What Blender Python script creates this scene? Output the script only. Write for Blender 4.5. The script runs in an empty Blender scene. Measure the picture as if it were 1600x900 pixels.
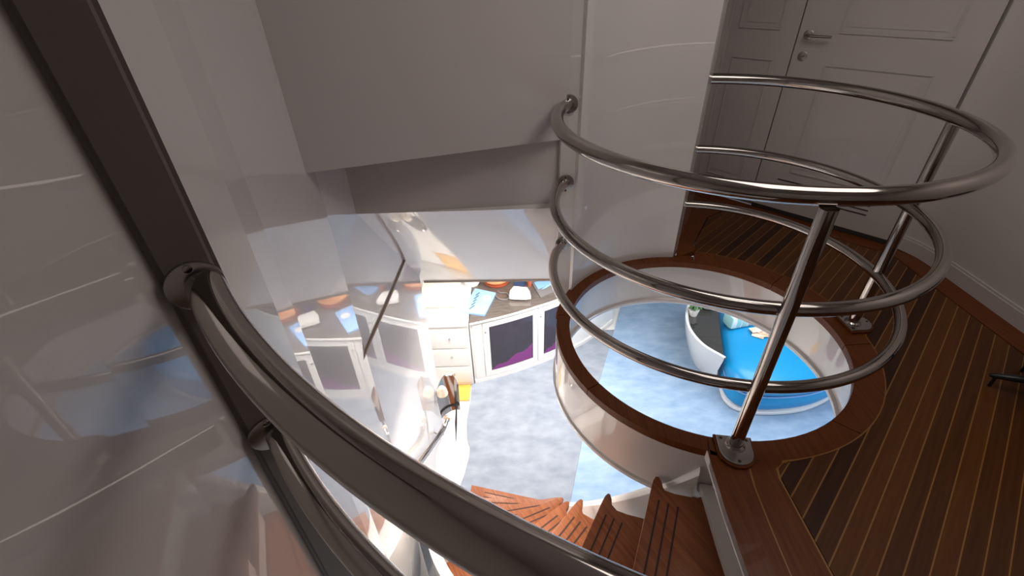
import bpy, bmesh, math, random
from mathutils import Vector, Matrix
random.seed(7)
C = bpy.context.scene
COL = C.collection
PI = math.pi
def R(a): return math.radians(a)

# ------------------------------------------------------------ camera
cam_d = bpy.data.cameras.new('camera'); cam = bpy.data.objects.new('camera', cam_d); COL.objects.link(cam)
cam_d.sensor_width = 36; cam_d.lens = 722.5 * 36 / 1600; cam_d.clip_start = 0.02; cam_d.clip_end = 100
TH, RO = 0.6106, -0.0333
fw = Vector((0, math.cos(TH), -math.sin(TH))); up0 = Vector((0, math.sin(TH), math.cos(TH))); rt0 = Vector((1, 0, 0))
rt = rt0*math.cos(RO) + up0*math.sin(RO); up = -rt0*math.sin(RO) + up0*math.cos(RO)
M = Matrix((rt, up, -fw)).transposed().to_4x4(); M.translation = Vector((0, 0, 1.5)); cam.matrix_world = M
C.camera = cam
# ------------------------------------------------------------ world, light, exposure
w = bpy.data.worlds.new('world'); C.world = w; w.use_nodes = True
w.node_tree.nodes['Background'].inputs[0].default_value = (.8, .85, 1, 1); w.node_tree.nodes['Background'].inputs[1].default_value = 0.15
C.view_settings.view_transform = 'Standard'; C.view_settings.look = 'None'; C.view_settings.gamma = 1
C.view_settings.exposure = 0.0
def area(name, loc, size, power, color, rot=(0, 0, 0), sy=None):
    l = bpy.data.lights.new(name, 'AREA'); l.energy = power; l.color = color
    l.shape = 'RECTANGLE' if sy else 'SQUARE'; l.size = size
    if sy: l.size_y = sy
    o = bpy.data.objects.new(name, l); COL.objects.link(o); o.location = loc; o.rotation_euler = rot
    return o
def aim(o, d): o.rotation_euler = Vector(d).to_track_quat('-Z', 'Y').to_euler()
aim(area('lower_saloon_light', (0.65, 3.2, -0.45), .9, 48, (1, .94, .89)), (-.6, -.3, -.74))
area('lower_desk_light', (-0.45, 3.1, -0.42), 0.4, 26, (1, .92, .84))
area('lower_seat_light', (2.3, 3.1, -0.42), 1.2, 24, (.90, .95, 1))
area('lower_window_light', (3.9, 1.8, -1.0), 1.4, 22, (.78, .88, 1), (0, R(78), 0), 1.0)
area('stair_foot_light', (-.1, 1.4, -0.36), .5, 9, (1, .88, .78), (0, R(10), 0))
area('upper_ceiling_light', (1.3, 1.2, 2.3), 1.2, 12.5, (1, .9, .85))

# ------------------------------------------------------------ materials
def mat(name, col, rough=.5, metal=0, coat=0, spec=.5, emis=None, estr=0, ior=None):
    m = bpy.data.materials.new(name); m.use_nodes = True
    b = m.node_tree.nodes['Principled BSDF']
    b.inputs['Base Color'].default_value = (*col, 1); b.inputs['Roughness'].default_value = rough
    b.inputs['Metallic'].default_value = metal; b.inputs['Coat Weight'].default_value = coat
    b.inputs['Coat Roughness'].default_value = .015
    b.inputs['Specular IOR Level'].default_value = spec
    if ior: b.inputs['IOR'].default_value = ior
    if emis: b.inputs['Emission Color'].default_value = (*emis, 1); b.inputs['Emission Strength'].default_value = estr
    return m
def noisy(m, c1, c2, scale=(1, 1, 1), detail=4, bump=0, nscale=5, ramp=(.35, .65), coords='Object', rot=0):
    nt = m.node_tree; N = nt.nodes; L = nt.links; b = N['Principled BSDF']
    tc = N.new('ShaderNodeTexCoord'); mp = N.new('ShaderNodeMapping'); mp.inputs['Scale'].default_value = scale
    mp.inputs['Rotation'].default_value = (0, 0, rot)
    n = N.new('ShaderNodeTexNoise'); n.inputs['Scale'].default_value = nscale; n.inputs['Detail'].default_value = detail
    r = N.new('ShaderNodeValToRGB'); r.color_ramp.elements[0].position = ramp[0]; r.color_ramp.elements[1].position = ramp[1]
    r.color_ramp.elements[0].color = (*c1, 1); r.color_ramp.elements[1].color = (*c2, 1)
    if rot:   # rotate first, then stretch
        mp.inputs['Scale'].default_value = (1, 1, 1); m2 = N.new('ShaderNodeMapping'); m2.inputs['Scale'].default_value = scale
        L.new(tc.outputs[coords], mp.inputs[0]); L.new(mp.outputs[0], m2.inputs[0]); L.new(m2.outputs[0], n.inputs[0])
    else:
        L.new(tc.outputs[coords], mp.inputs[0]); L.new(mp.outputs[0], n.inputs[0])
    L.new(n.outputs['Fac'], r.inputs[0]); L.new(r.outputs[0], b.inputs['Base Color'])
    if bump:
        bp = N.new('ShaderNodeBump'); bp.inputs['Strength'].default_value = bump; bp.inputs['Distance'].default_value = .01
        L.new(n.outputs['Fac'], bp.inputs['Height']); L.new(bp.outputs[0], b.inputs['Normal'])
    return m
GEL = mat('white_gelcoat', (.76, .725, .70), .22, 0, 1.0, .5); GEL.node_tree.nodes['Principled BSDF'].inputs['Coat IOR'].default_value = 1.7
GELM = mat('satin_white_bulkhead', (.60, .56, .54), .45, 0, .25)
WHITE = mat('bright_white_lacquer', (.86, .84, .81), .25, 0, .6)
DOORM = mat('painted_white_door', (.58, .54, .525), .3, 0, .4)
POST = mat('shaded_pillar_grey_casing', (.19, .165, .152), .38, 0, .3)  # pillar's unlit face is put into this dark base; also grey door casing
STEEL = mat('polished_stainless_steel', (.46, .425, .395), .09, 1)
STEELR = mat('brushed_steel_plate', (.50, .48, .46), .28, 1)
BLACK = mat('black_plastic', (.012, .012, .014), .35)
DARKM = mat('dark_shadow_gap_rubber', (.03, .028, .027), .6)
def teak(name, c1, c2, rot=-R(43.2)):
    return noisy(mat(name, c1, .42, 0, .05, .22), c1, c2, (2.2, 38, 10), 5, .08, 2.0, (.3, .7), 'Object', rot)
TK = [teak('teak_plank_dark', (.034, .011, .003), (.058, .019, .004)), teak('teak_plank_mid', (.070, .023, .005), (.105, .036, .007)),
      teak('teak_plank_warm', (.10, .034, .006), (.14, .050, .009))]
TKM = teak('teak_margin_board', (.115, .030, .006), (.17, .048, .009), R(90))
SEAM = mat('honey_seam_strip', (.30, .135, .025), .4, 0, .3)
TREAD = teak('teak_tread', (.22, .07, .028), (.34, .12, .05), R(60))
GROOVE = mat('dark_groove_strip', (.05, .02, .012), .7)
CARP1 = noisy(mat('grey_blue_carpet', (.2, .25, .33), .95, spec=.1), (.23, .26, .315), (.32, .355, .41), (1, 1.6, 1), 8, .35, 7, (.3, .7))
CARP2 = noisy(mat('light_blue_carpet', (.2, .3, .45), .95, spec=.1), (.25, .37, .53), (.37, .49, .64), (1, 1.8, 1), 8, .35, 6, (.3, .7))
BLUE = mat('turquoise_blue_upholstery', (.01, .30, .62), .35, 0, .2)
YEL = noisy(mat('yellow_wood_floor', (.8, .42, .06), .35, 0, .4), (.75, .38, .05), (.85, .50, .10), (1, 8, 1))
DESKTOP = noisy(mat('dark_taupe_desktop', (.1, .08, .07), .15, 0, .6), (.075, .062, .055), (.12, .10, .088), (2, 20, 2))
GLASSD = mat('smoked_cabinet_glass', (.03, .022, .035), .06, 0, .5)
PURP = mat('purple_velvet', (.20, .04, .19), .8)
PBLUE = mat('pale_blue_cover', (.25, .44, .78), .5)
PBLUE2 = mat('blue_printed_paper', (.20, .38, .70), .5)
NAVY = mat('navy_cover', (.03, .05, .12), .4)
ORANGE = noisy(mat('orange_bowl_wood', (.9, .38, .14), .3, 0, .5), (.80, .28, .10), (.95, .50, .24), (1, 1, 12))
RED = mat('red_brown_base', (.30, .07, .035), .35, 0, .4)
CREAM = mat('cream_ceramic', (.85, .75, .58), .3, 0, .4)
GREEN = noisy(mat('fern_green', (.06, .16, .05), .5), (.03, .10, .03), (.12, .26, .09))
GREYC = mat('grey_cable', (.15, .14, .14), .5)
GLOSSB = mat('black_mirror_glass', (.05, .045, .04), .04, 0, 1.0)
TEAL = noisy(mat('teal_white_stripe_fabric', (.6, .8, .8), .8), (.35, .68, .68), (.9, .9, .86), (14, 1, 1), 1, 0, 3, (.45, .55))

# ------------------------------------------------------------ helpers
def mesh_obj(name, bm, m, parent=None, smooth=True, ang=40):
    me = bpy.data.meshes.new(name); bm.normal_update(); bm.to_mesh(me); bm.free()
    for mm in (m if isinstance(m, (list, tuple)) else [m]): me.materials.append(mm)
    o = bpy.data.objects.new(name, me); COL.objects.link(o)
    if smooth:
        me.polygons.foreach_set('use_smooth', [True]*len(me.polygons))
        try: me.set_sharp_from_angle(angle=R(ang))
        except Exception: pass
    if parent: o.parent = parent
    return o
def tag(o, label=None, cat=None, group=None, kind=None):
    if label: o['label'] = label
    if cat: o['category'] = cat
    if group: o['group'] = group
    if kind: o['kind'] = kind
    return o
def struct(o): o['kind'] = 'structure'; return o
def empty(name, loc, label, cat, group=None):
    o = bpy.data.objects.new(name, None); COL.objects.link(o); o.empty_display_size = .1
    tag(o, label, cat, group); o['_l'] = list(loc); return o
# (things are built in world coordinates; seat() puts the Empty at the base and keeps the children in place)
def seat(o):
    l = Vector(o['_l'][:]); del o['_l']; o.location = l
    for ch in [c for c in COL.objects if c.parent == o]: ch.matrix_parent_inverse = Matrix.Translation(-l)
def prism(pts, z0, z1, bm=None):
    bm = bm or bmesh.new()
    lo = [bm.verts.new((x, y, z0)) for x, y in pts]; hi = [bm.verts.new((x, y, z1)) for x, y in pts]
    n = len(pts)
    for i in range(n): bm.faces.new((lo[i], lo[(i+1) % n], hi[(i+1) % n], hi[i]))
    bm.faces.new(hi); bm.faces.new(lo[::-1])
    bmesh.ops.recalc_face_normals(bm, faces=bm.faces[:])
    return bm
def hexa(c, bm=None):   # 8 corners: bottom 4, top 4
    bm = bm or bmesh.new(); v = [bm.verts.new(p) for p in c]
    fs = [bm.faces.new([v[i] for i in f]) for f in ((0, 3, 2, 1), (4, 5, 6, 7), (0, 1, 5, 4), (1, 2, 6, 5), (2, 3, 7, 6), (3, 0, 4, 7))]
    bmesh.ops.recalc_face_normals(bm, faces=fs)
    return bm
def box(cx, cy, z0, sx, sy, sz, rz=0, bev=0, bm=None):
    nb = bmesh.new()
    ca, sa = math.cos(rz), math.sin(rz)
    P = [(cx+ca*x-sa*y, cy+sa*x+ca*y) for x, y in ((-sx/2, -sy/2), (sx/2, -sy/2), (sx/2, sy/2), (-sx/2, sy/2))]
    prism(P, z0, z0+sz, nb)
    if bev: bmesh.ops.bevel(nb, geom=nb.edges[:], offset=bev, segments=2, profile=.7, affect='EDGES')
    if bm is None: return nb
    me = bpy.data.meshes.new('t'); nb.to_mesh(me); nb.free(); bm.from_mesh(me); bpy.data.meshes.remove(me); return bm
def tube(pts, r, seg=20, caps=True, bm=None):
    bm = bm or bmesh.new(); pts = [Vector(p) for p in pts]; rings = []
    T0 = (pts[1]-pts[0]).normalized(); ref = Vector((0, 0, 1)) if abs(T0.z) < .9 else Vector((1, 0, 0))
    n = (ref - T0*ref.dot(T0)).normalized()
    for i, p in enumerate(pts):
        a = pts[max(i-1, 0)]; b = pts[min(i+1, len(pts)-1)]; t = (b-a).normalized()
        n = (n - t*n.dot(t)).normalized(); bb = t.cross(n)
        rr = r[i] if isinstance(r, (list, tuple)) else r
        rings.append([bm.verts.new(p + rr*(math.cos(2*PI*k/seg)*n + math.sin(2*PI*k/seg)*bb)) for k in range(seg)])
    for i in range(len(rings)-1):
        for k in range(seg): bm.faces.new((rings[i][k], rings[i][(k+1) % seg], rings[i+1][(k+1) % seg], rings[i+1][k]))
    if caps: bm.faces.new(rings[0][::-1]); bm.faces.new(rings[-1])
    bmesh.ops.recalc_face_normals(bm, faces=bm.faces[:])
    return bm
def disc(p, nrm, r, th, seg=28, bm=None):
    p = Vector(p); nrm = Vector(nrm).normalized()
    return tube([p, p+nrm*th*.8, p+nrm*th], [r, r, r*.9], seg, True, bm)
def lathe(cx, cy, prof, seg=40, bm=None, a0=0, a1=2*PI):
    bm = bm or bmesh.new(); full = abs(a1-a0-2*PI) < 1e-6; n = seg if full else seg+1
    rings = [[bm.verts.new((cx+r*math.cos(a0+(a1-a0)*k/seg), cy+r*math.sin(a0+(a1-a0)*k/seg), z)) for k in range(n)] for r, z in prof]
    for i in range(len(rings)-1):
        for k in range(seg): bm.faces.new((rings[i][k], rings[i][(k+1) % n], rings[i+1][(k+1) % n], rings[i+1][k]))
    bmesh.ops.remove_doubles(bm, verts=bm.verts[:], dist=1e-5); bmesh.ops.recalc_face_normals(bm, faces=bm.faces[:])
    return bm
def wall(plan, z0, z1, th, bm=None):    # open polyline wall, thickness to the right of travel
    bm = bm or bmesh.new(); n = len(plan); V = [Vector(p) for p in plan]; off = []
    for i in range(n):
        t = (V[min(i+1, n-1)]-V[max(i-1, 0)]).normalized(); off.append(V[i]+Vector((t.y, -t.x))*th)
    zz = (z0, z1)
    a = [[bm.verts.new((p.x, p.y, z)) for p in V] for z in zz]; b = [[bm.verts.new((p.x, p.y, z)) for p in off] for z in zz]
    for i in range(n-1):
        bm.faces.new((a[0][i], a[0][i+1], a[1][i+1], a[1][i])); bm.faces.new((b[0][i], b[0][i+1], b[1][i+1], b[1][i]))
        bm.faces.new((a[0][i], a[0][i+1], b[0][i+1], b[0][i])); bm.faces.new((a[1][i], a[1][i+1], b[1][i+1], b[1][i]))
    for i in (0, n-1): bm.faces.new((a[0][i], a[1][i], b[1][i], b[0][i]))
    bmesh.ops.recalc_face_normals(bm, faces=bm.faces[:]); return bm
def catmull(P, n=10):
    P = [Vector(p) for p in P]; out = []
    for i in range(len(P)-1):
        p0 = P[i-1] if i else 2*P[0]-P[1]; p1, p2 = P[i], P[i+1]; p3 = P[i+2] if i+2 < len(P) else 2*P[-1]-P[-2]
        for k in range(n):
            t = k/n; out.append(.5*((2*p1)+(-p0+p2)*t+(2*p0-5*p1+4*p2-p3)*t*t+(-p0+3*p1-3*p2+p3)*t**3))
    out.append(P[-1]); return out
def arc(c, r, a0, a1, n, z=None):
    return [(c[0]+r*math.cos(R(a0+(a1-a0)*k/n)), c[1]+r*math.sin(R(a0+(a1-a0)*k/n))) + (() if z is None else (z,)) for k in range(n+1)]
def clip(poly, nx, ny, d):   # keep nx*x+ny*y<=d
    out = []
    for i in range(len(poly)):
        a, b = poly[i], poly[(i+1) % len(poly)]; fa = nx*a[0]+ny*a[1]-d; fb = nx*b[0]+ny*b[1]-d
        if fa <= 0: out.append(a)
        if (fa < 0 < fb) or (fb < 0 < fa): t = fa/(fa-fb); out.append((a[0]+t*(b[0]-a[0]), a[1]+t*(b[1]-a[1])))
    return out
def area2(p): return abs(sum(p[i][0]*p[(i+1) % len(p)][1]-p[(i+1) % len(p)][0]*p[i][1] for i in range(len(p)))/2)

HC = (.919, 1.7215)          # centre of the round well
FZ = -2.1                    # lower floor
# ------------------------------------------------------------ the setting: walls
wpl = [(-.585, 2.46), (-.585, 1.36), (-.507, .86), (-.484, .76), (-.470, .62), (-.470, .52)]
wp2 = [(-.478, .40), (-.490, .1), (-.50, -.4), (-.50, -1.2)]
wo = struct(mesh_obj('wall_left', wall(wpl + wp2, FZ, 2.35, .03), GEL, smooth=False))
# upper bulkhead with hanging lower edge, recessed fascia, and sloping lower panel
struct(mesh_obj('wall_bulkhead', hexa([(-.60, 1.236, 1.04), (.30, 2.13, .838), (.30, 2.18, .838), (-.60, 1.286, 1.04),
    (-.60, 1.236, 2.35), (.30, 2.13, 2.35), (.30, 2.18, 2.35), (-.60, 1.286, 2.35)]), GELM, ang=20))
struct(mesh_obj('wall_recess', hexa([(-.60, 1.61, .74), (.32, 2.175, .468), (.32, 2.24, .468), (-.60, 1.68, .74),
    (-.60, 1.61, 1.6), (.32, 2.175, 1.6), (.32, 2.24, 1.6), (-.60, 1.68, 1.6)]), GELM, ang=20))
fa, fb, fc, fd = (Vector(q) for q in ((-.60, 1.615, .738), (.40, 2.18, .466), (-.60, 2.585, -.230), (.40, 2.50, -.195)))
bm = bmesh.new(); G = [[[bm.verts.new(((fa*(1-u/20)+fb*(u/20))*(1-v/10) + (fc*(1-u/20)+fd*(u/20))*(v/10)) + Vector((0, o, o*.3))) for v in range(11)] for u in range(21)] for o in (0, .06)]
for k in (0, 1):
    for u in range(20):
        for v in range(10): bm.faces.new((G[k][u][v], G[k][u+1][v], G[k][u+1][v+1], G[k][u][v+1]))
for u in range(20):
    for v in (0, 10): bm.faces.new((G[0][u][v], G[0][u+1][v], G[1][u+1][v], G[1][u][v]))
for v in range(10):
    for u in (0, 20): bm.faces.new((G[0][u][v], G[0][u][v+1], G[1][u][v+1], G[1][u][v]))
bmesh.ops.recalc_face_normals(bm, faces=bm.faces[:])
struct(mesh_obj('wall_fascia', bm, GEL, ang=30))
struct(mesh_obj('trim_1', hexa([(-.59, 2.577, -.238), (.40, 2.492, -.203), (.40, 2.56, -.203), (-.59, 2.645, -.238),
    (-.59, 2.577, -.226), (.40, 2.492, -.191), (.40, 2.56, -.191), (-.59, 2.645, -.226)]), mat('taupe_edge_trim', (.42, .36, .32), .4), ang=20))
struct(mesh_obj('trim_6', tube([(-.583, p.x, p.y) for p in catmull([(2.19, .188), (1.95, .208), (1.70, .232), (1.41, .266), (1.22, .281), (1.12, .283)], 6)] + [(-.535, .98, .283), (-.50, .80, .283)], .0075, 12), mat('tan_seal_bead', (.34, .26, .20), .4)))
# concave column panel beside the well
cp = arc(HC, .70, 84, 147, 24)
cp = cp + [(.318, 2.112), (.245, 2.10), (.240, 2.112), (.245, 2.5), (1.32, 3.05), (1.055, 2.545), (1.03, 2.47)]
struct(mesh_obj('wall_column', prism(cp, -.03, 2.35), GEL, ang=35))
# side wall of the door recess, right wall, door wall
DA = Vector((2.326, 2.516)); DT = Vector((-.680, .734)).normalized(); DN = Vector((.7336, .6796)).normalized()
def dp(s, n=0): p = DA + DT*s + DN*n; return (p.x, p.y)
struct(mesh_obj('wall_passage', prism([(1.04, 2.49), (1.055, 2.545), (1.445, 3.50), (1.30, 3.56), (.9, 2.6)], 0, 2.35), GELM, ang=30))
wr = catmull([dp(-.06, .0), (2.40, 2.42), (2.432, 2.32), (2.44, 2.15), (2.432, 1.7), (2.43, 1.2), (2.43, .4), (2.43, -1.2)], 6)
wrp = [(p.x, p.y) for p in wr]
struct(mesh_obj('wall_right', wall(wrp, 0, 2.35, -.05), GELM))
struct(mesh_obj('wall_door', prism([dp(-.06, .02), dp(-.06, .12), dp(1.5, .12), dp(1.5, .02)], 0, 2.35), GELM, ang=30))
bb = mesh_obj('baseboard_right', wall(wrp, 0, .075, .014), DOORM); struct(bb)
wall(wrp, .075, .09, .008)
mesh_obj('baseboard_lip', wall(wrp, .075, .088, .008), DOORM, bb)
struct(mesh_obj('wall_rear', prism([(-.82, -1.2), (2.5, -1.2), (2.5, -1.26), (-.82, -1.26)], FZ, 2.35), GELM))
struct(mesh_obj('ceiling', prism([(-1, -1.25), (2.5, -1.25), (2.5, 2.6), (1.5, 3.6), (-1, 3.6)], 2.35, 2.4), GELM))
# lower saloon shell
struct(mesh_obj('floor_lower', prism([(-2.2, -1.2), (4.3, -1.2), (4.3, 6), (-2.2, 6)], FZ-.06, FZ-.012), WHITE))
struct(mesh_obj('wall_saloon_far', prism([(-2.2, 5.2), (4.3, 5.2), (4.3, 5.26), (-2.2, 5.26)], FZ, -.08), WHITE))
struct(mesh_obj('wall_saloon_left', prism([(-2.2, 2.5), (-2.14, 2.5), (-2.14, 5.2), (-2.2, 5.2)], FZ, -.08), WHITE))
struct(mesh_obj('wall_saloon_right', prism([(4.24, -1.2), (4.3, -1.2), (4.3, 5.2), (4.24, 5.2)], FZ, -.08), WHITE))
struct(mesh_obj('ceiling_lower', prism([(-2.2, 2.68), (4.3, 2.68), (4.3, 5.26), (-2.2, 5.26)], -.12, -.08), WHITE))
# carpets
cw = catmull([(-.46, 3.45), (-.455, 3.2), (-.475, 2.95), (-.465, 2.75), (-.43, 2.6), (-.46, 2.38), (-.52, 2.1), (-.5, 1.6), (-.2, 1.0)], 6)
lc = [(p.x, p.y) for p in cw] + [(.08, 1.0), (.44, 2.15), (.60, 2.667), (.83, 3.25), (1.2, 4.2), (-.46, 4.2)]
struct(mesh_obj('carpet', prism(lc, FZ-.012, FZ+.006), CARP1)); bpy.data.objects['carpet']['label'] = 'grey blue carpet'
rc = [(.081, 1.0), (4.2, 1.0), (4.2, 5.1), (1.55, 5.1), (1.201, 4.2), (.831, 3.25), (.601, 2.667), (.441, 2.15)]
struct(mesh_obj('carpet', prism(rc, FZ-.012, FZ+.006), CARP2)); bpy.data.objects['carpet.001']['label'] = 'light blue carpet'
# yellow wooden floor strip by the drawers
yl = struct(mesh_obj('trim_2', prism([(-.66, 3.19), (-.47, 3.19), (-.465, 3.46), (-.66, 3.46)], FZ-.012, FZ+.004), YEL))

# ------------------------------------------------------------ teak deck
floor = struct(mesh_obj('floor', bmesh.new(), SEAM))
CA, SA = math.cos(R(43.2)), math.sin(R(43.2))
def uv(p): return (p[0]*CA+p[1]*SA, -p[0]*SA+p[1]*CA)
ic = (.935, 1.75)
circ = arc(ic, .757, -92, 74, 44)
left_margin_top = [(1.172, 2.552), (1.40, 2.93), (1.62, 3.08)]
back = [dp(1.02, -.13), dp(.12, -.13)]
region = [(.915, -1.2)] + [(.921, .93), (.93, .965), (.955, .985)] + circ[3:] + [(1.165, 2.50)] + left_margin_top + [dp(.90, -.13), dp(.12, -.13), (2.30, 2.33), (2.295, 2.15), (2.288, 1.7), (2.285, 1.2), (2.285, -1.2)]
# base under planks shows as honey seams
full = [(.673, -1.2), (.673, .62), (.683, .813), (.701, 1.005), (.704, 1.06)] + arc(HC, .705, -108, -90, 6)[1:] + [(.935, 1.0)]
sb = prism(region, -.02, -.0022)
mesh_obj('seam_bed', sb, SEAM, floor, smooth=False)
pw = .0535
v = -3.0; i = 0
plist = []
while v < 2.2:
    a, b = v+.0026, v+pw-.0026
    def strip(poly):
        q = clip(poly, -SA, CA, b); q = clip(q, SA, -CA, -a) if len(q) > 2 else q; return q
    pieces = []
    if b < -.10 or a > 1.3: pieces = [strip(region)]
    else:
        um = 1.87
        for s in (1, -1):
            r2 = clip(region, s*CA, s*SA, s*um)
            if len(r2) > 2: pieces.append(strip(r2))
    for q in pieces:
        if len(q) < 3 or area2(q) < .0006: continue
        # tidy duplicate points
        qq = [q[0]]
        for p in q[1:]:
            if (p[0]-qq[-1][0])**2+(p[1]-qq[-1][1])**2 > 1e-8: qq.append(p)
        m = TK[(0, 1, 0, 2, 1, 0, 2)[i % 7]] if i % 2 == 0 else TK[random.choice((1, 1, 2))]
        bm = bmesh.new(); vs = [bm.verts.new((x, y, 0)) for x, y in qq]
        try: f = bm.faces.new(vs)
        except ValueError: bm.free(); continue
        ex = bmesh.ops.extrude_face_region(bm, geom=[f]); bmesh.ops.translate(bm, verts=[e for e in ex['geom'] if isinstance(e, bmesh.types.BMVert)], vec=(0, 0, -.015))
        bmesh.ops.recalc_face_normals(bm, faces=bm.faces[:])
        mesh_obj('plank', bm, m, floor, smooth=False)
    v += pw; i += 1
def board(pts, m=TKM, z0=-.035, z1=0.0): return mesh_obj('margin_board', prism(pts, z0, z1), m, floor, smooth=False)
# margin boards: around the well, beside the stair, along the wall and the door
g = .003
def ring_board(a0, a1, ro0, c2=ic):
    n = max(4, int(abs(a1-a0)/4)); inn = arc(HC, .64, a0, a1, n); out = arc(c2, ro0, a0, a1, n)
    return inn + out[::-1]
for a0, a1 in ((-107.28, -60.3), (-60, -12.3), (-12, 34.7), (35, 73.75)):
    board(ring_board(a0, a1, .752, ic))
board(arc(HC, .64, 73.8, 100, 8) + arc(HC, .72, 73.8, 100, 8)[::-1])
board(arc(HC, .64, 100.3, 166, 14) + arc(HC, .715, 100.3, 166, 14)[::-1])
board(arc(HC, .64, 166.3, 210, 12) + arc(HC, .706, 166.3, 210, 12)[::-1])
board(arc(HC, .64, 210.3, 252.7, 12) + arc(HC, .706, 210.3, 252.7, 12)[::-1])
board([(.673, -1.2), (.673, .62), (.683, .813), (.701, 1.005), (.708, 1.055)] + arc(ic, .752, -105, -98, 3)[1:] + [(.812, .90), (.800, .75), (.793, .62), (.793, -1.2)])
board([(.799, -1.2), (.799, .62), (.806, .75), (.818, .90), (.840, 1.0)] + arc(ic, .752, -96.5, -88, 3)[1:] + [(.945, .98), (.92, .965), (.912, .93), (.906, -1.2)])
mesh_obj('seam_strip', prism([(.9055, -1.2), (.9185, -1.2), (.9185, .925), (.924, .93), (.932, .965), (.955, .985), (.975, .99), (.97, .998), (.945, .988), (.92, .968), (.911, .93)], -.03, -.0015), SEAM, floor, smooth=False)
mesh_obj('seam_strip', prism([(.792, -1.2), (.800, -1.2), (.800, .62), (.807, .75), (.819, .90), (.845, 1.01), (.835, 1.01), (.811, .905), (.799, .75), (.792, .62)], -.03, -.001), SEAM, floor, smooth=False)
rs = arc(ic, .752, -92, 73, 40) + arc(ic, .7595, -92, 73, 40)[::-1]
mesh_obj('seam_strip', prism(rs, -.03, -.001), SEAM, floor, smooth=False)
wr2 = [p for p in wrp if p[1] < 2.40]
board([(2.291, -1.2), (2.291, 1.2), (2.294, 1.7), (2.301, 2.15), (2.306, 2.34)] + wr2)
board([dp(.90, -.124), dp(-.02, -.124), dp(-.06, .0), dp(1.3, .0), dp(1.3, -.08)])
board([(1.02, 2.42), (1.166, 2.49), (1.165, 2.555), (1.39, 2.93), (1.60, 3.08), dp(.906, -.124), dp(1.25, -.1), (1.06, 2.55)])
mesh_obj('corner_filler', prism([(2.2, 2.3), (2.6, 2.2), (2.5, 2.7), (2.2, 2.75)], -.03, -.004), TKM, floor, smooth=False)
board([(-.50, -1.2), (.667, -1.2), (.667, -.12), (-.50, -.12)])
# deck edge skirt (white) along stair side
struct(mesh_obj('trim_3', wall([(.673, -.2), (.673, .62), (.683, .813), (.701, 1.005), (.704, 1.05)], -.045, -.002, .012), WHITE))
struct(mesh_obj('trim_7', wall([(.752, -.2), (.752, .62), (.765, .813), (.768, .98), (.76, 1.03)], -.36, -.036, .012), WHITE))
# round collar hanging under the deck
col = lathe(HC[0], HC[1], [(.688, -.036), (.688, -.30), (.672, -.306), (.668, -.318), (.675, -.332), (.70, -.336), (.716, -.328), (.716, -.312), (.706, -.304), (.706, -.036), (.688, -.036)], 96)
struct(mesh_obj('wall_collar', col, GEL, ang=50))
# deck underside around the well, and saloon ceiling right of the stairs
ud = [(.69, -1.2), (.69, .62), (.70, .813), (.715, 1.0)] + arc(HC, .71, -107, 90, 40) + [(1.0, 2.56), (4.3, 2.56), (4.3, -1.2)]
struct(mesh_obj('ceiling_stair', prism(ud, -.24, -.2), WHITE, smooth=False))

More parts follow.
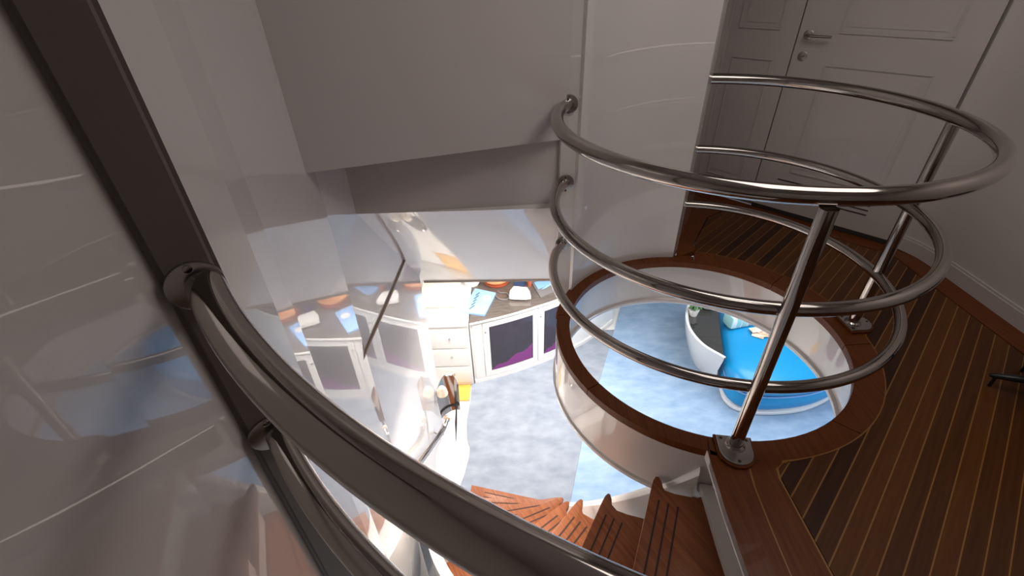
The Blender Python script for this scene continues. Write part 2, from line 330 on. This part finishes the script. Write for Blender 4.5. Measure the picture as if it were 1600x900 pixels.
# ------------------------------------------------------------ spiral staircase
st = empty('spiral_staircase', (-.1, 1.5, FZ), 'spiral staircase of grooved teak treads curling down to the blue carpet', 'staircase')
tips = [(-120.4, .717), (-133.9, .755), (-145.1, .75), (-155.3, .72), (-167.9, .672), (-179.5, .645), (-189.5, .64), (-199, .64)]
dirs = [-115.4, -121.6, -132.8, -145, -159, -172, -184, -195]
rise = .2333
def pol(a, r): return (HC[0]+r*math.cos(R(a)), HC[1]+r*math.sin(R(a)))
for k, ((a, r0), d) in enumerate(zip(tips, dirs)):
    z = -rise*(k+1)
    T = Vector(pol(a, r0)); D = Vector((math.cos(R(d)), math.sin(R(d))))
    outr = 1.43 if k < 6 else 1.34
    # nose line to the outer radius
    L = .3
    while (T+D*L-Vector(HC)).length < outr: L += .01
    Nn = Vector((D.y, -D.x))             # points out of the nose (down stair side)
    if Nn.dot(T-Vector(pol(a-2, r0))) > 0: pass
    back_a = (tips[k-1][0] if k else -104) + (5 if k else 1.5)
    e0 = T + D*.012
    pts = [tuple(T + D*.03 + Vector((0, 0)))]
    # outline: nose tip rounded, wavy inner edge, back edge, outer edge
    side = Vector(pol(a+4, r0)) - T; side.normalize()
    pts = [T + D*.045, T + D*.018 + side*.002, T + side*.008, T - D*.004 + side*.020, T + D*.012 + side*.034, T + D*.035 + side*.044]
    span = back_a - a
    for f, rr in ((.32, .045), (.5, .035), (.72, .02), (.86, .016), (.94, .028), (1.0, .055)):
        pts.append(Vector(pol(a+span*f, r0+rr)))
    bo = Vector(pol(back_a + 2.5, outr))
    if k == 0: bo = Vector((.672, .30))
    pts.append(Vector(pol(back_a+1, r0+.12)))
    if k == 0:
        bo = Vector((.746, .30))
        pts = pts[:6] + [Vector(q) for q in ((.583, 1.038), (.615, 1.022), (.66, 1.010), (.70, 1.002), (.722, 1.008), (.742, .998), (.755, .965), (.752, .90), (.746, .72))]
    pts.append(bo)
    ao = math.degrees(math.atan2((T+D*L).y-HC[1], (T+D*L).x-HC[0])); ab = math.degrees(math.atan2(bo.y-HC[1], bo.x-HC[0]))
    while ao-ab > 180: ao -= 360
    while ab-ao > 180: ab -= 360
    if k: pts += [Vector(pol(ab+(ao-ab)*q/5, outr)) for q in range(1, 5)]
    pts.append(T + D*L)
    bm = prism([(p.x, p.y) for p in pts], z-.038, z)
    ed = [e for e in bm.edges if all(abs(vv.co.z-z) < 1e-6 for vv in e.verts)]
    bmesh.ops.bevel(bm, geom=ed, offset=.006, segments=2, profile=.6, affect='EDGES')
    tr_ = mesh_obj('tread', bm, TREAD, st, ang=35)
    S = Vector((-D.y, D.x)); 
    if S.dot(side) < 0: S = -S
    for q in range(3):
        o0 = T + D*(.10+.0*q) + S*(.038+.036*q); o1 = o0 + D*(L-.22)
        mesh_obj('groove', prism([tuple(o0-S*.0035), tuple(o0+S*.0035), tuple(o1+S*.0035), tuple(o1-S*.0035)], z-.01, z+.0012), GROOVE, tr_, smooth=False)
    # riser added unseen under the nose, to block light leaking up from below
    r0_ = T + D*.06 + S*.03; r1_ = T + D*(L-.02) + S*.03
    mesh_obj('light_blocker', prism([tuple(r0_), tuple(r1_), tuple(r1_+S*.012), tuple(r0_+S*.012)], z-rise+.002, z-.038), WHITE, st, smooth=False)
# inner moulded stringer: a helical white ribbon under the tread tips
bm = bmesh.new(); prev = None
for k in range(61):
    a = -108 - 98*k/60
    zt = -.05 - (abs(a)-104)/12.1*rise*.985; zt = min(zt, -.06)
    zt = max(zt, FZ+.1)
    ri = .70 - .05*min(1, k/40)
    prof = [(ri+.035, zt-.26), (ri+.03, zt), (ri+.018, zt+.018), (ri, zt+.02), (ri-.012, zt+.008), (ri-.014, zt-.26)]
    prof = [(r, max(z, FZ+.0)) for r, z in prof]
    ring = [bm.verts.new((*pol(a, r), z)) for r, z in prof]
    if prev:
        for q in range(len(ring)): bm.faces.new((prev[q], prev[(q+1) % len(ring)], ring[(q+1) % len(ring)], ring[q]))
    prev = ring
bmesh.ops.recalc_face_normals(bm, faces=bm.faces[:])
mesh_obj('inner_stringer', bm, WHITE, st)
# outer moulded stringer: broad white helical ledge between tread ends and wall
bm = bmesh.new(); prev = None
for k in range(61):
    a = -118 - 68*k/60
    zt = -(abs(a)-108)/12.1*rise*.97 + .02; zt = max(zt, FZ+.02)
    p0 = pol(a, 1.35 if k > 36 else 1.44); p1 = pol(a, 1.49)
    ring = [bm.verts.new((*p, z)) for p, z in ((p0, max(zt-.3, FZ)), (p0, zt), (p1, zt+.03), (p1, max(zt-.3, FZ)))]
    if prev:
        for q in range(4): bm.faces.new((prev[q], prev[(q+1) % 4], ring[(q+1) % 4], ring[q]))
    prev = ring
bmesh.ops.recalc_face_normals(bm, faces=bm.faces[:])
mesh_obj('outer_stringer', bm, WHITE, st)
seat(st)

# ------------------------------------------------------------ guard rail round the well
gr = empty('guard_rail', (.927, 1.05, 0), 'polished steel three-ring guard rail around the round floor opening', 'railing')
RC = (.927, 1.804); RR = .731
def ring_path(z, a_end=157.0):
    p = [(1.012, 2.532, z)]
    p += arc(RC, RR, 83, 0, 30, z)[1:] + arc(RC, RR, 0, -180, 64, z)[1:] + arc(RC, RR, -180, -180-(180-a_end)+6, 10, z)[1:]
    p += [(.262, 2.085, z), (.272, 2.104, z)]
    return p
for nm, z, r in (('top_rail', .995, .0255), ('mid_rail', .633, .0225), ('lower_rail', .301, .0215)):
    mesh_obj(nm, tube(ring_path(z), r, 24), STEEL, gr)
    for p, nrm in (((.272, 2.101, z), (0.1, -1, 0)), ((1.022, 2.531, z), (1, .1, 0))):
        f = mesh_obj('flange', disc(p, nrm, .042, .008), STEELR, gr)
        nv = Vector(nrm).normalized(); t2 = nv.cross(Vector((0, 0, 1)))
        for s in (1, -1):
            q = Vector(p)+nv*.008+Vector((0, 0, s*.033)); mesh_obj('screw', disc(q, nv, .006, .003, 12), STEEL, f)
posts = [((.806, 1.055), -99.2), ((1.662, 1.728), 0)]
for (x, y), a in posts:
    mesh_obj('post', tube([(x, y, .02), (x, y, .975)], .0235, 24), STEEL, gr)
    mesh_obj('post_collar', lathe(x, y, [(.0235, .034), (.0235, .030), (.034, .024), (.036, .0205)], 28), STEEL, gr)
    o = Vector((x-HC[0], y-HC[1])).normalized(); t = Vector((-o.y, o.x))
    def dshape(w, l0, l1):
        c = Vector((x, y)); pts = [c - o*l0 + t*w, c - o*l0 - t*w]
        for k in range(13):
            th = PI*k/12; pts.append(c + o*(l1-w) + o*(w*math.sin(th)) - t*(w*math.cos(th)))
        return [tuple(p) for p in pts]
    pb = prism(dshape(.068, .045, .092), .0005, .012); mesh_obj('teak_pad', pb, TKM, gr, ang=30)
    pl = prism(dshape(.060, .04, .084), .012, .020)
    bmesh.ops.bevel(pl, geom=[e for e in pl.edges if all(abs(q.co.z-.020) < 1e-5 for q in e.verts)], offset=.002, segments=1, affect='EDGES')
    bp = mesh_obj('base_plate', pl, STEELR, gr, ang=30)
    for s in ((-.025, .045), (-.025, -.045), (.07, 0)):
        q = Vector((x, y)) + o*s[0] + t*s[1]; mesh_obj('screw', disc((q.x, q.y, .020), (0, 0, 1), .006, .0012, 12), GROOVE, bp)
seat(gr)

# ------------------------------------------------------------ pillar and near handrail
P0 = Vector((-.426, .537)); pd = Vector((.8, .6)).normalized(); pn = Vector((pd.y, -pd.x))   # pn faces the camera
pf = [P0 + pd*s - pn*n for s, n in ((-.046, 0), (.026, 0), (.026, .06), (-.046, .06))]
bm = prism([tuple(p) for p in pf], -.9, 2.35)
bmesh.ops.bevel(bm, geom=[e for e in bm.edges if abs(e.verts[0].co.z-e.verts[1].co.z) > 1], offset=.009, segments=3, affect='EDGES')
struct(mesh_obj('wall_pillar', bm, POST, ang=30))
hr = empty('handrail', (-.2, .35, 0), 'thick polished steel double handrail curving away from the shaded pillar', 'handrail')
hc = (.5857, 1.263); hR = 1.2447
def hpath(z, r, a0=216.5, dz=-.0, drop=0):
    p = []
    for k in range(60):
        a = a0 + (300-a0)*k/59
        p.append((hc[0]+r*math.cos(R(a)), hc[1]+r*math.sin(R(a)), z - .026*(R(a)-R(225)) - drop*(R(a)-R(a0))))
    return p
hp = hpath(1.148, hR); mesh_obj('top_tube', tube(hp, .025, 32), STEEL, hr)
hp2 = hpath(.834, hR, 216.5); mesh_obj('lower_tube', tube(hp2, .0217, 28), STEEL, hr)
for q in (hp, hp2):
    p = Vector(q[0]); nv = Vector((pn.x, pn.y, 0))
    # flange lies on the pillar's face
    pp = P0 + pd*(-.010)
    fp = Vector((pp.x, pp.y, p.z))
    f = mesh_obj('flange', disc(fp, nv, .036, .008, 36), STEELR, hr)
    for s in (1, -1): mesh_obj('screw', disc(fp+nv*.008+Vector((0, 0, .029*s)), nv, .006, .002, 14), STEEL, f)
seat(hr)

# ------------------------------------------------------------ door in the recess
def dbox(s0, s1, z0, z1, n0, n1, bev=0, bm=None):
    nb = prism([dp(s0, n0), dp(s1, n0), dp(s1, n1), dp(s0, n1)], z0, z1)
    if bev: bmesh.ops.bevel(nb, geom=nb.edges[:], offset=bev, segments=2, affect='EDGES')
    return nb
d1 = struct(mesh_obj('door_1', dbox(-.045, .815, .03, 2.1, -.012, .019, .002), DOORM, ang=30))
d2 = struct(mesh_obj('door_2', dbox(.822, 1.262, .03, 2.1, -.012, .019, .002), DOORM, ang=30))
def frame_mould(parent, s0, s1, z0, z1):
    t = .012
    for a in ((s0, s1, z0, z0+t), (s0, s1, z1-t, z1), (s0, s0+t, z0+t, z1-t), (s1-t, s1, z0+t, z1-t)):
        mesh_obj('moulding', dbox(a[0], a[1], a[2], a[3], -.019, -.011, .003), DOORM, parent, ang=30)
    mesh_obj('raised_panel', dbox(s0+.035, s1-.035, z0+.035, z1-.035, -.015, -.011, .0018), DOORM, parent, ang=30)
frame_mould(d1, .085, .60, 1.125, 2.0)
frame_mould(d1, .10, .62, .30, .965)
frame_mould(d2, .92, 1.18, 1.125, 2.0)
frame_mould(d2, .92, 1.18, .16, .965)
for k in range(4):
    z = .235 - .030*k
    mesh_obj('vent_slot', dbox(.12, .68, z, z+.008, -.0135, -.0115), DARKM, d1, smooth=False)
# threshold gap
mesh_obj('threshold_gap', dbox(-.03, .80, .002, .028, -.012, .0), DARKM, d1, smooth=False)
# lever handle and lock
n3 = Vector((-DN.x, -DN.y, 0))
def d3(s, n, z): p = dp(s, n); return Vector((p[0], p[1], z))
h = mesh_obj('lever_handle', disc(d3(.757, -.012, 1.112), n3, .026, .008, 24), STEELR, d1)
mesh_obj('lever', tube([d3(.757, -.018, 1.112), d3(.757, -.055, 1.112), d3(.745, -.064, 1.112), d3(.72, -.066, 1.111), d3(.62, -.066, 1.112)], [.009, .009, .009, .0085, .007], 14), STEEL, h)
lk = mesh_obj('lock_cylinder', disc(d3(.755, -.012, .998), n3, .026, .007, 24), STEELR, d1)
mesh_obj('thumb_turn', box(*dp(.755, -.026), .994, .028, .012, .010, math.atan2(DT.y, DT.x), .002), STEEL, lk)
hg = mesh_obj('hinge', dbox(1.262, 1.285, 1.0, 1.15, -.02, -.004, .003), STEELR, d2, ang=30)
mesh_obj('hinge_pin', tube([d3(1.274, -.022, 1.0), d3(1.274, -.022, 1.15)], .007, 12), GREYC, hg)
struct(mesh_obj('trim_4', dbox(1.30, 1.36, 0, 2.2, -.03, .02, .004), POST, ang=30))
struct(mesh_obj('trim_5', dbox(-.052, -.047, .03, 2.1, -.008, .019), POST))

# ------------------------------------------------------------ swivel chair, mostly out of frame
ch = empty('swivel_chair', (2.135, 1.21, 0), 'black star foot of a chair reaching in over the planks at the right edge', 'chair')
cx, cy = 2.135, 1.21
for k in range(5):
    a = R(146 + 72*k); dx, dy = math.cos(a), math.sin(a)
    L_ = .205 if k else .205
    mesh_obj('leg', tube([(cx, cy, .085), (cx+dx*.1, cy+dy*.1, .08), (cx+dx*(L_-.01), cy+dy*(L_-.01), .055), (cx+dx*L_, cy+dy*L_, .053)], [.02, .016, .011, .006], 12), BLACK, ch)
    mesh_obj('glide', lathe(cx+dx*(L_-.02), cy+dy*(L_-.02), [(0, .001), (.006, .001), (.006, .05), (0, .05)], 10), BLACK, ch)
mesh_obj('column', lathe(cx, cy, [(0, .04), (.026, .04), (.022, .40), (0, .40)], 16), BLACK, ch)
mesh_obj('seat', lathe(cx, cy, [(0, .40), (.19, .41), (.21, .44), (.20, .47), (.1, .48), (0, .48)], 28), BLACK, ch)
seat(ch)

# ------------------------------------------------------------ lower saloon: drawer unit and curved desk
DZ = -1.27
fr = catmull([(-.42, 3.425), (-.25, 3.475), (-.02, 3.555), (.235, 3.665), (.44, 3.765), (.85, 4.02), (1.2, 4.35)], 8)
F2 = [(p.x, p.y) for p in fr]
def offs(P, d):
    V = [Vector(p) for p in P]; out = []
    for i in range(len(V)):
        t = (V[min(i+1, len(V)-1)]-V[max(i-1, 0)]).normalized(); out.append(tuple(V[i]+Vector((t.y, -t.x))*d))
    return out
dk = empty('curved_desk', (.2, 3.9, FZ), 'white curved desk with dark top and smoked glass doors on the lower deck', 'desk')
backp = [(1.2, 4.75), (-.42, 4.75)]
mesh_obj('carcass', prism(F2 + backp, FZ+.006, DZ-.035), WHITE, dk)
mesh_obj('worktop', prism(offs(F2, .022) + [(1.25, 4.76), (-.42, 4.76)], DZ-.03, DZ), DESKTOP, dk, ang=30)
mesh_obj('worktop_edge', prism(offs(F2, .030) + offs(F2, .022)[::-1], DZ-.024, DZ-.006), WHITE, dk, ang=30)
mesh_obj('kick_board', prism(offs(F2, .014) + F2[::-1], FZ+.006, FZ+.05), WHITE, dk, ang=30)
def fpt(s):      # point along front by x
    for a, b in zip(F2, F2[1:]):
        if a[0] <= s <= b[0]: t = (s-a[0])/(b[0]-a[0]); return (s, a[1]+t*(b[1]-a[1]))
def fpanel(x0, x1, z0, z1, o0, o1, n=8):
    P = [fpt(x0+(x1-x0)*k/n) for k in range(n+1)]; return prism(offs(P, o1) + offs(P, o0)[::-1], z0, z1)
for x0, x1 in ((-.30, .245), (.255, .62)):
    dr = mesh_obj('door', fpanel(x0, x1, FZ+.06, DZ-.05, 0.0, .012), WHITE, dk, ang=30)
    gx0, gx1 = x0+.06, x1-.05
    mesh_obj('glass_pane', fpanel(gx0, gx1, FZ+.14, DZ-.11, .0121, .0145), GLASSD, dr, ang=30)
    mesh_obj('knob', disc((*[c for c in offs([fpt(x0+.02), fpt(x0+.022)], .012)[0]], DZ-.16), (.4, -.9, 0), .009, .014, 14), STEEL, dr)
    P = [fpt(gx0+.01+(gx1-gx0-.02)*k/8) for k in range(9)]
    # lilac cushion seen low behind the glass: a wedge pressed to the pane
    bm = bmesh.new(); ou = offs(P, .0152); inn = offs(P, .0146)
    lo = [[bm.verts.new((x, y, FZ+.145)) for x, y in q] for q in (ou, inn)]
    hi = [[bm.verts.new((x, y, FZ+.16+.17*(i_/8)+.02*math.sin(i_*1.7))) for i_, (x, y) in enumerate(q)] for q in (ou, inn)]
    for i_ in range(8):
        bm.faces.new((lo[0][i_], lo[0][i_+1], hi[0][i_+1], hi[0][i_])); bm.faces.new((hi[0][i_], hi[0][i_+1], hi[1][i_+1], hi[1][i_]))
    mesh_obj('purple_lining', bm, PURP, dr, smooth=False)
pn_ = mesh_obj('side_pilaster', fpanel(-.40, -.31, FZ+.06, DZ-.05, 0, .010), WHITE, dk, ang=30)
seat(dk)
du = empty('drawer_unit', (-.75, 3.7, FZ), 'white three-drawer unit left of the curved desk in the bright light', 'drawers')
mesh_obj('body', box(-.79, 3.79, FZ+.0, .72, .78, .80, 0, .004), WHITE, du, ang=30)
mesh_obj('top', box(-.79, 3.785, DZ-.03, .73, .80, .03, 0, .006), WHITE, du, ang=30)
for k in range(3):
    z = DZ-.30-.24*k
    d_ = mesh_obj('drawer', box(-.70, 3.394, z, .50, .014, .225, 0, .003), WHITE, du, ang=30)
    mesh_obj('knob', disc((-.62, 3.388, z+.12), (0, -1, 0), .010, .016, 16), STEEL, d_)
seat(du)
# things on the desk
def thing(name, label, cat, bm, m, group=None, ang=35):
    o = mesh_obj(name, bm, m, None, ang=ang); tag(o, label, cat, group); return o
bx = empty('storage_box', (-.72, 3.68, DZ), 'pale glossy box standing on the white drawer unit', 'box')
mesh_obj('body', box(-.70, 3.68, DZ+.001, .36, .46, .16, 0, .008), WHITE, bx); mesh_obj('lid', box(-.70, 3.68, DZ+.162, .375, .475, .025, 0, .006), CREAM, bx); seat(bx)
bk = empty('booklet', (-.33, 3.72, DZ), 'light blue booklet with a round white emblem lying on the desk', 'book')
bq = [(-.49, 3.56), (-.274, 3.495), (-.166, 3.853), (-.385, 3.945)]
mesh_obj('cover', prism(bq, DZ+.001, DZ+.022), PBLUE, bk, ang=30)
mesh_obj('emblem', disc((-.262, 3.765, DZ+.022), (0, 0, 1), .045, .001, 24), WHITE, bk)
ub = bmesh.new()
for k in range(5): box(-.40+.012*k, 3.62+.055*k, DZ+.022, .075-.012*(k % 3), .012, .001, .9, 0, ub)
mesh_obj('printed_pattern', ub, NAVY, bk)
seat(bk)
wc = empty('white_case', (.085, 3.80, DZ), 'small white curved case on the desk right of the blue booklet', 'case')
mesh_obj('shell', prism([(-.03, 3.74), (.02, 3.725), (.14, 3.715), (.185, 3.725), (.178, 3.80), (.155, 3.875), (.02, 3.905), (-.02, 3.83)], DZ+.02, DZ+.06), WHITE, wc)
mesh_obj('feet', prism([(.0, 3.74), (.15, 3.735), (.14, 3.85), (.02, 3.87)], DZ+.001, DZ+.02), DARKM, wc); seat(wc)
ob = empty('wooden_bowl', (-.16, 4.09, DZ), 'orange wooden bowl at the back of the desk', 'bowl')
mesh_obj('bowl', lathe(-.16, 4.09, [(.06, DZ+.012), (.12, DZ+.03), (.16, DZ+.075), (.165, DZ+.10), (.155, DZ+.098), (.10, DZ+.045), (0, DZ+.03)], 36), ORANGE, ob)
mesh_obj('foot', lathe(-.16, 4.09, [(0, DZ+.001), (.13, DZ+.001), (.14, DZ+.02), (.10, DZ+.028), (0, DZ+.028)], 30), RED, ob); seat(ob)
bd = empty('ring_binder', (.37, 3.95, DZ), 'dark open binder on the right end of the desk with blue papers', 'binder')
bq = [(.20, 4.06), (.285, 3.765), (.56, 3.93), (.47, 4.22)]
mesh_obj('cover', prism(bq, DZ+.001, DZ+.012), GREYC, bd, ang=30)
mesh_obj('paper', prism([(.235, 4.02), (.27, 3.90), (.50, 4.04), (.46, 4.16)], DZ+.012, DZ+.018), PBLUE2, bd, ang=30)
mesh_obj('note', prism([(.30, 3.885), (.345, 3.905), (.48, 4.03), (.44, 4.04)], DZ+.018, DZ+.021), PBLUE, bd, ang=30); seat(bd)
thing('notebook', 'navy notebook lying behind the white case', 'book', prism([(.02, 4.0), (.13, 3.97), (.16, 4.12), (.04, 4.15)], DZ+.001, DZ+.016), NAVY)
thing('bottle', 'small dark brown bottle between navy notebook and binder', 'bottle', lathe(.185, 3.99, [(0, DZ+.001), (.024, DZ+.001), (.024, DZ+.06), (.010, DZ+.08), (.010, DZ+.10), (0, DZ+.10)], 20), RED)
thing('cable', 'grey looped cable between blue booklet and white case', 'cable', tube([(p.x, p.y, DZ+.008) for p in catmull([(-.17, 3.82), (-.13, 3.76), (-.06, 3.75), (-.03, 3.80), (-.06, 3.86), (-.12, 3.87), (-.15, 3.9)], 6)], .007, 8), GREYC)
thing('crumpled_napkin', 'crumpled white napkins at the back left of the desk', 'napkin', lathe(-.42, 4.06, [(0, DZ+.001), (.07, DZ+.001), (.085, DZ+.03), (.05, DZ+.07), (.06, DZ+.085), (0, DZ+.09)], 9), WHITE)

# ------------------------------------------------------------ chrome end of the lower stair rail and lamp by the wall
lr = empty('lower_stair_rail', (-.62, 2.5, FZ), 'short chrome rail at the foot of the stairs along the glossy wall', 'handrail')
rp = catmull([(-.497, 2.18, -1.15), (-.515, 2.08, -1.14), (-.53, 1.9, -1.02), (-.53, 1.7, -.85), (-.53, 1.5, -.68), (-.50, 1.25, -.45)], 8)
mesh_obj('tube', tube(rp, .020, 18), STEEL, lr)
for i_ in (8, 30):
    p = rp[i_]; q = Vector((-.584, p.y+.02, p.z-.03))
    mesh_obj('bracket', tube([p - Vector((0, 0, .015)), p - Vector((0, 0, .05)), (p+q)/2 - Vector((0, 0, .05)), q - Vector((0, 0, .02))], .006, 10), STEELR, lr)
mesh_obj('end_cap', lathe(-.4965, 2.183, [(0, -1.172), (.021, -1.166), (.022, -1.134), (0, -1.128)], 18), mat('copper_tone_cap', (.75, .38, .25), .25, 1), lr)
seat(lr)
wl = empty('steel_lamp', (-.50, 2.36, FZ), 'rounded mirror-steel lamp with a cream top beside the glossy wall', 'lamp')
# curved upright mirror plate with rounded top
bm = bmesh.new(); n = 14; m_ = 12
def lampP(i, j, off):
    s = -1 + 2*i/n; hmax = -.97 - .10*abs(s)**2.6*1.2
    z = -1.36 + (hmax+1.36)*j/m_
    wv = .115*(1 - .15*(1-j/m_))
    return Vector((-.508 + s*wv*.70 , 2.40 + s*wv*.40 + (.03+off)*(1-s*s) , z))
V0 = [[bm.verts.new(lampP(i, j, 0)) for j in range(m_+1)] for i in range(n+1)]
V1 = [[bm.verts.new(lampP(i, j, .012)+Vector((0, .004, 0))) for j in range(m_+1)] for i in range(n+1)]
for i in range(n):
    for j in range(m_):
        bm.faces.new((V0[i][j], V0[i+1][j], V0[i+1][j+1], V0[i][j+1])); bm.faces.new((V1[i][j], V1[i][j+1], V1[i+1][j+1], V1[i+1][j]))
for i in range(n): bm.faces.new((V0[i][m_], V0[i+1][m_], V1[i+1][m_], V1[i][m_])); bm.faces.new((V0[i][0], V1[i][0], V1[i+1][0], V0[i+1][0]))
for j in range(m_): bm.faces.new((V0[0][j], V0[0][j+1], V1[0][j+1], V1[0][j])); bm.faces.new((V0[n][j], V1[n][j], V1[n][j+1], V0[n][j+1]))
bmesh.ops.recalc_face_normals(bm, faces=bm.faces[:])
mesh_obj('mirror_plate', bm, STEEL, wl, ang=60)
mesh_obj('shade', lathe(-.535, 2.34, [(0, -.99), (.02, -.995), (.035, -1.02), (.042, -1.06), (.038, -1.065), (0, -1.05)], 24), CREAM, wl)
mesh_obj('stem', tube([(-.462, 2.42, -1.30), (-.472, 2.36, -1.42), (-.480, 2.30, -1.56)], [.005, .009, .002], 10), DARKM, wl)
seat(wl)

# ------------------------------------------------------------ round blue seat and crescent table
bs = empty('sofa', (2.6, 3.4, FZ), 'turquoise blue sofa with rounded end and white base seen through the floor opening', 'sofa')
so = [(p.x, p.y) for p in catmull([(2.34, 4.15), (2.21, 3.78), (2.12, 3.48), (2.045, 3.22), (2.035, 3.03), (2.13, 2.905), (2.38, 2.85), (2.75, 2.88), (3.10, 3.02), (3.42, 3.25)], 6)]
so_in = [(3.25, 4.15)]
SCe = Vector((2.62, 3.45))
def loft(rows, m, name, ang=50):
    bm = bmesh.new(); R_ = []
    for ins, z in rows:
        pts = []
        for x, y in so + [(3.5, 4.15)]:
            d = Vector((x, y)) - SCe; L_ = d.length; pts.append(SCe + d*((L_-ins)/L_))
        R_.append([bm.verts.new((p.x, p.y, z)) for p in pts])
    for a_, b_ in zip(R_, R_[1:]):
        for i in range(len(a_)): bm.faces.new((a_[i], a_[(i+1) % len(a_)], b_[(i+1) % len(b_)], b_[i]))
    bm.faces.new(R_[0][::-1]); bm.faces.new(R_[-1]); bmesh.ops.recalc_face_normals(bm, faces=bm.faces[:])
    return mesh_obj(name, bm, m, bs, ang=ang)
loft([(.045, FZ+.006), (.02, FZ+.02), (.02, FZ+.045), (.04, FZ+.055)], WHITE, 'base')
loft([(.055, FZ+.056), (.02, FZ+.10), (.01, FZ+.20), (.03, FZ+.262)], BLUE, 'skirt')
loft([(.035, FZ+.272), (.0, FZ+.30), (-.005, FZ+.35), (.02, FZ+.40), (.07, FZ+.435), (.14, FZ+.45), (.3, FZ+.456)], BLUE, 'cushion', 70)
mesh_obj('piping', tube([(x, y, FZ+.268) for x, y in [tuple(SCe+(Vector(q)-SCe)*(((Vector(q)-SCe).length-.012)/(Vector(q)-SCe).length)) for q in so]], .008, 8), PBLUE, bs)
mesh_obj('backrest', box(2.95, 4.06, FZ+.457, 1.15, .16, .30, 0, .05), BLUE, bs)
seat(bs)
ct = empty('crescent_table', (1.9, 3.6, FZ), 'white crescent table with black mirror top beside the blue sofa', 'table')
topo = [(p.x, p.y) for p in catmull([(2.08, 4.22), (1.93, 4.03), (1.835, 3.83), (1.795, 3.6), (1.845, 3.36), (1.985, 3.165)], 8)]
boto = [(p.x, p.y) for p in catmull([(2.14, 4.22), (2.03, 4.06), (1.96, 3.84), (1.945, 3.6), (1.99, 3.45), (2.06, 3.30)], 8)]
inn = [(p.x, p.y) for p in catmull([(2.30, 4.15), (2.185, 3.80), (2.09, 3.50), (2.005, 3.21)], 8)]
bm = bmesh.new(); n = len(topo); rows = []
for P, z in ((boto, FZ+.006), ([(a[0]*.5+b[0]*.5-.02, a[1]*.5+b[1]*.5) for a, b in zip(boto, topo)], FZ+.26), (topo, FZ+.47), (topo, FZ+.495), (offs(topo, -.028), FZ+.495), (offs(topo, -.030), FZ+.46)):
    rows.append([bm.verts.new((x, y, z)) for x, y in P])
for a, b in zip(rows, rows[1:]):
    for i in range(n-1): bm.faces.new((a[i], a[i+1], b[i+1], b[i]))
bmesh.ops.recalc_face_normals(bm, faces=bm.faces[:])
mesh_obj('shell', bm, WHITE, ct, ang=50)
mesh_obj('mirror_top', prism(offs(topo, -.026) + inn[::-1], FZ+.455, FZ+.47), GLOSSB, ct, ang=30)
seat(ct)
pf_ = empty('potted_fern', (1.93, 3.86, FZ+.47), 'small green fern in a white pot on the far tip of the crescent table', 'plant')
mesh_obj('pot', lathe(1.93, 3.86, [(0, FZ+.471), (.04, FZ+.471), (.055, FZ+.55), (.048, FZ+.55), (0, FZ+.53)], 24), WHITE, pf_)
bm = bmesh.new()
for k in range(46):
    a = random.uniform(0, 2*PI); l = random.uniform(.05, .085); hgt = random.uniform(.02, .12); wd = .012
    b0 = Vector((1.93, 3.86, FZ+.54)); d = Vector((math.cos(a), math.sin(a), 0)); s = Vector((-d.y, d.x, 0))*wd
    p1 = b0 + d*l*.5 + Vector((0, 0, hgt)); p2 = b0 + d*l + Vector((0, 0, hgt*.55))
    v_ = [bm.verts.new(q) for q in (b0, p1-s, p1+s, p2)]; bm.faces.new((v_[0], v_[1], v_[3], v_[2]))
fo = mesh_obj('foliage', bm, GREEN, pf_, smooth=False); fo['kind'] = 'stuff'
seat(pf_)
thing('white_bowl', 'round white bowl on the crescent table behind its black top', 'bowl', lathe(2.12, 3.98, [(0, FZ+.471), (.05, FZ+.475), (.09, FZ+.52), (.095, FZ+.54), (.085, FZ+.538), (0, FZ+.50)], 32), WHITE)
bm = box(2.35, 3.70, FZ+.462, .30, .15, .15, R(12), .045); thing('striped_cushion', 'white and teal striped cushion lying on the blue sofa', 'cushion', bm, TEAL)
bm = bmesh.new()
for k in range(7):
    box(2.46+.035*(k % 4)+random.uniform(-.01, .01), 3.50+.03*(k//2), FZ+.463+.006*k, .11, .07, .008, random.uniform(-.7, .7), .003, bm)
thing('folded_scarf', 'cream and orange crumpled scarf on the blue sofa beside the striped cushion', 'scarf', bm, noisy(mat('cream_orange_scarf', (.9, .7, .5), .8), (.85, .50, .28), (.92, .86, .76), (1, 1, 1), 3, 0, 14))
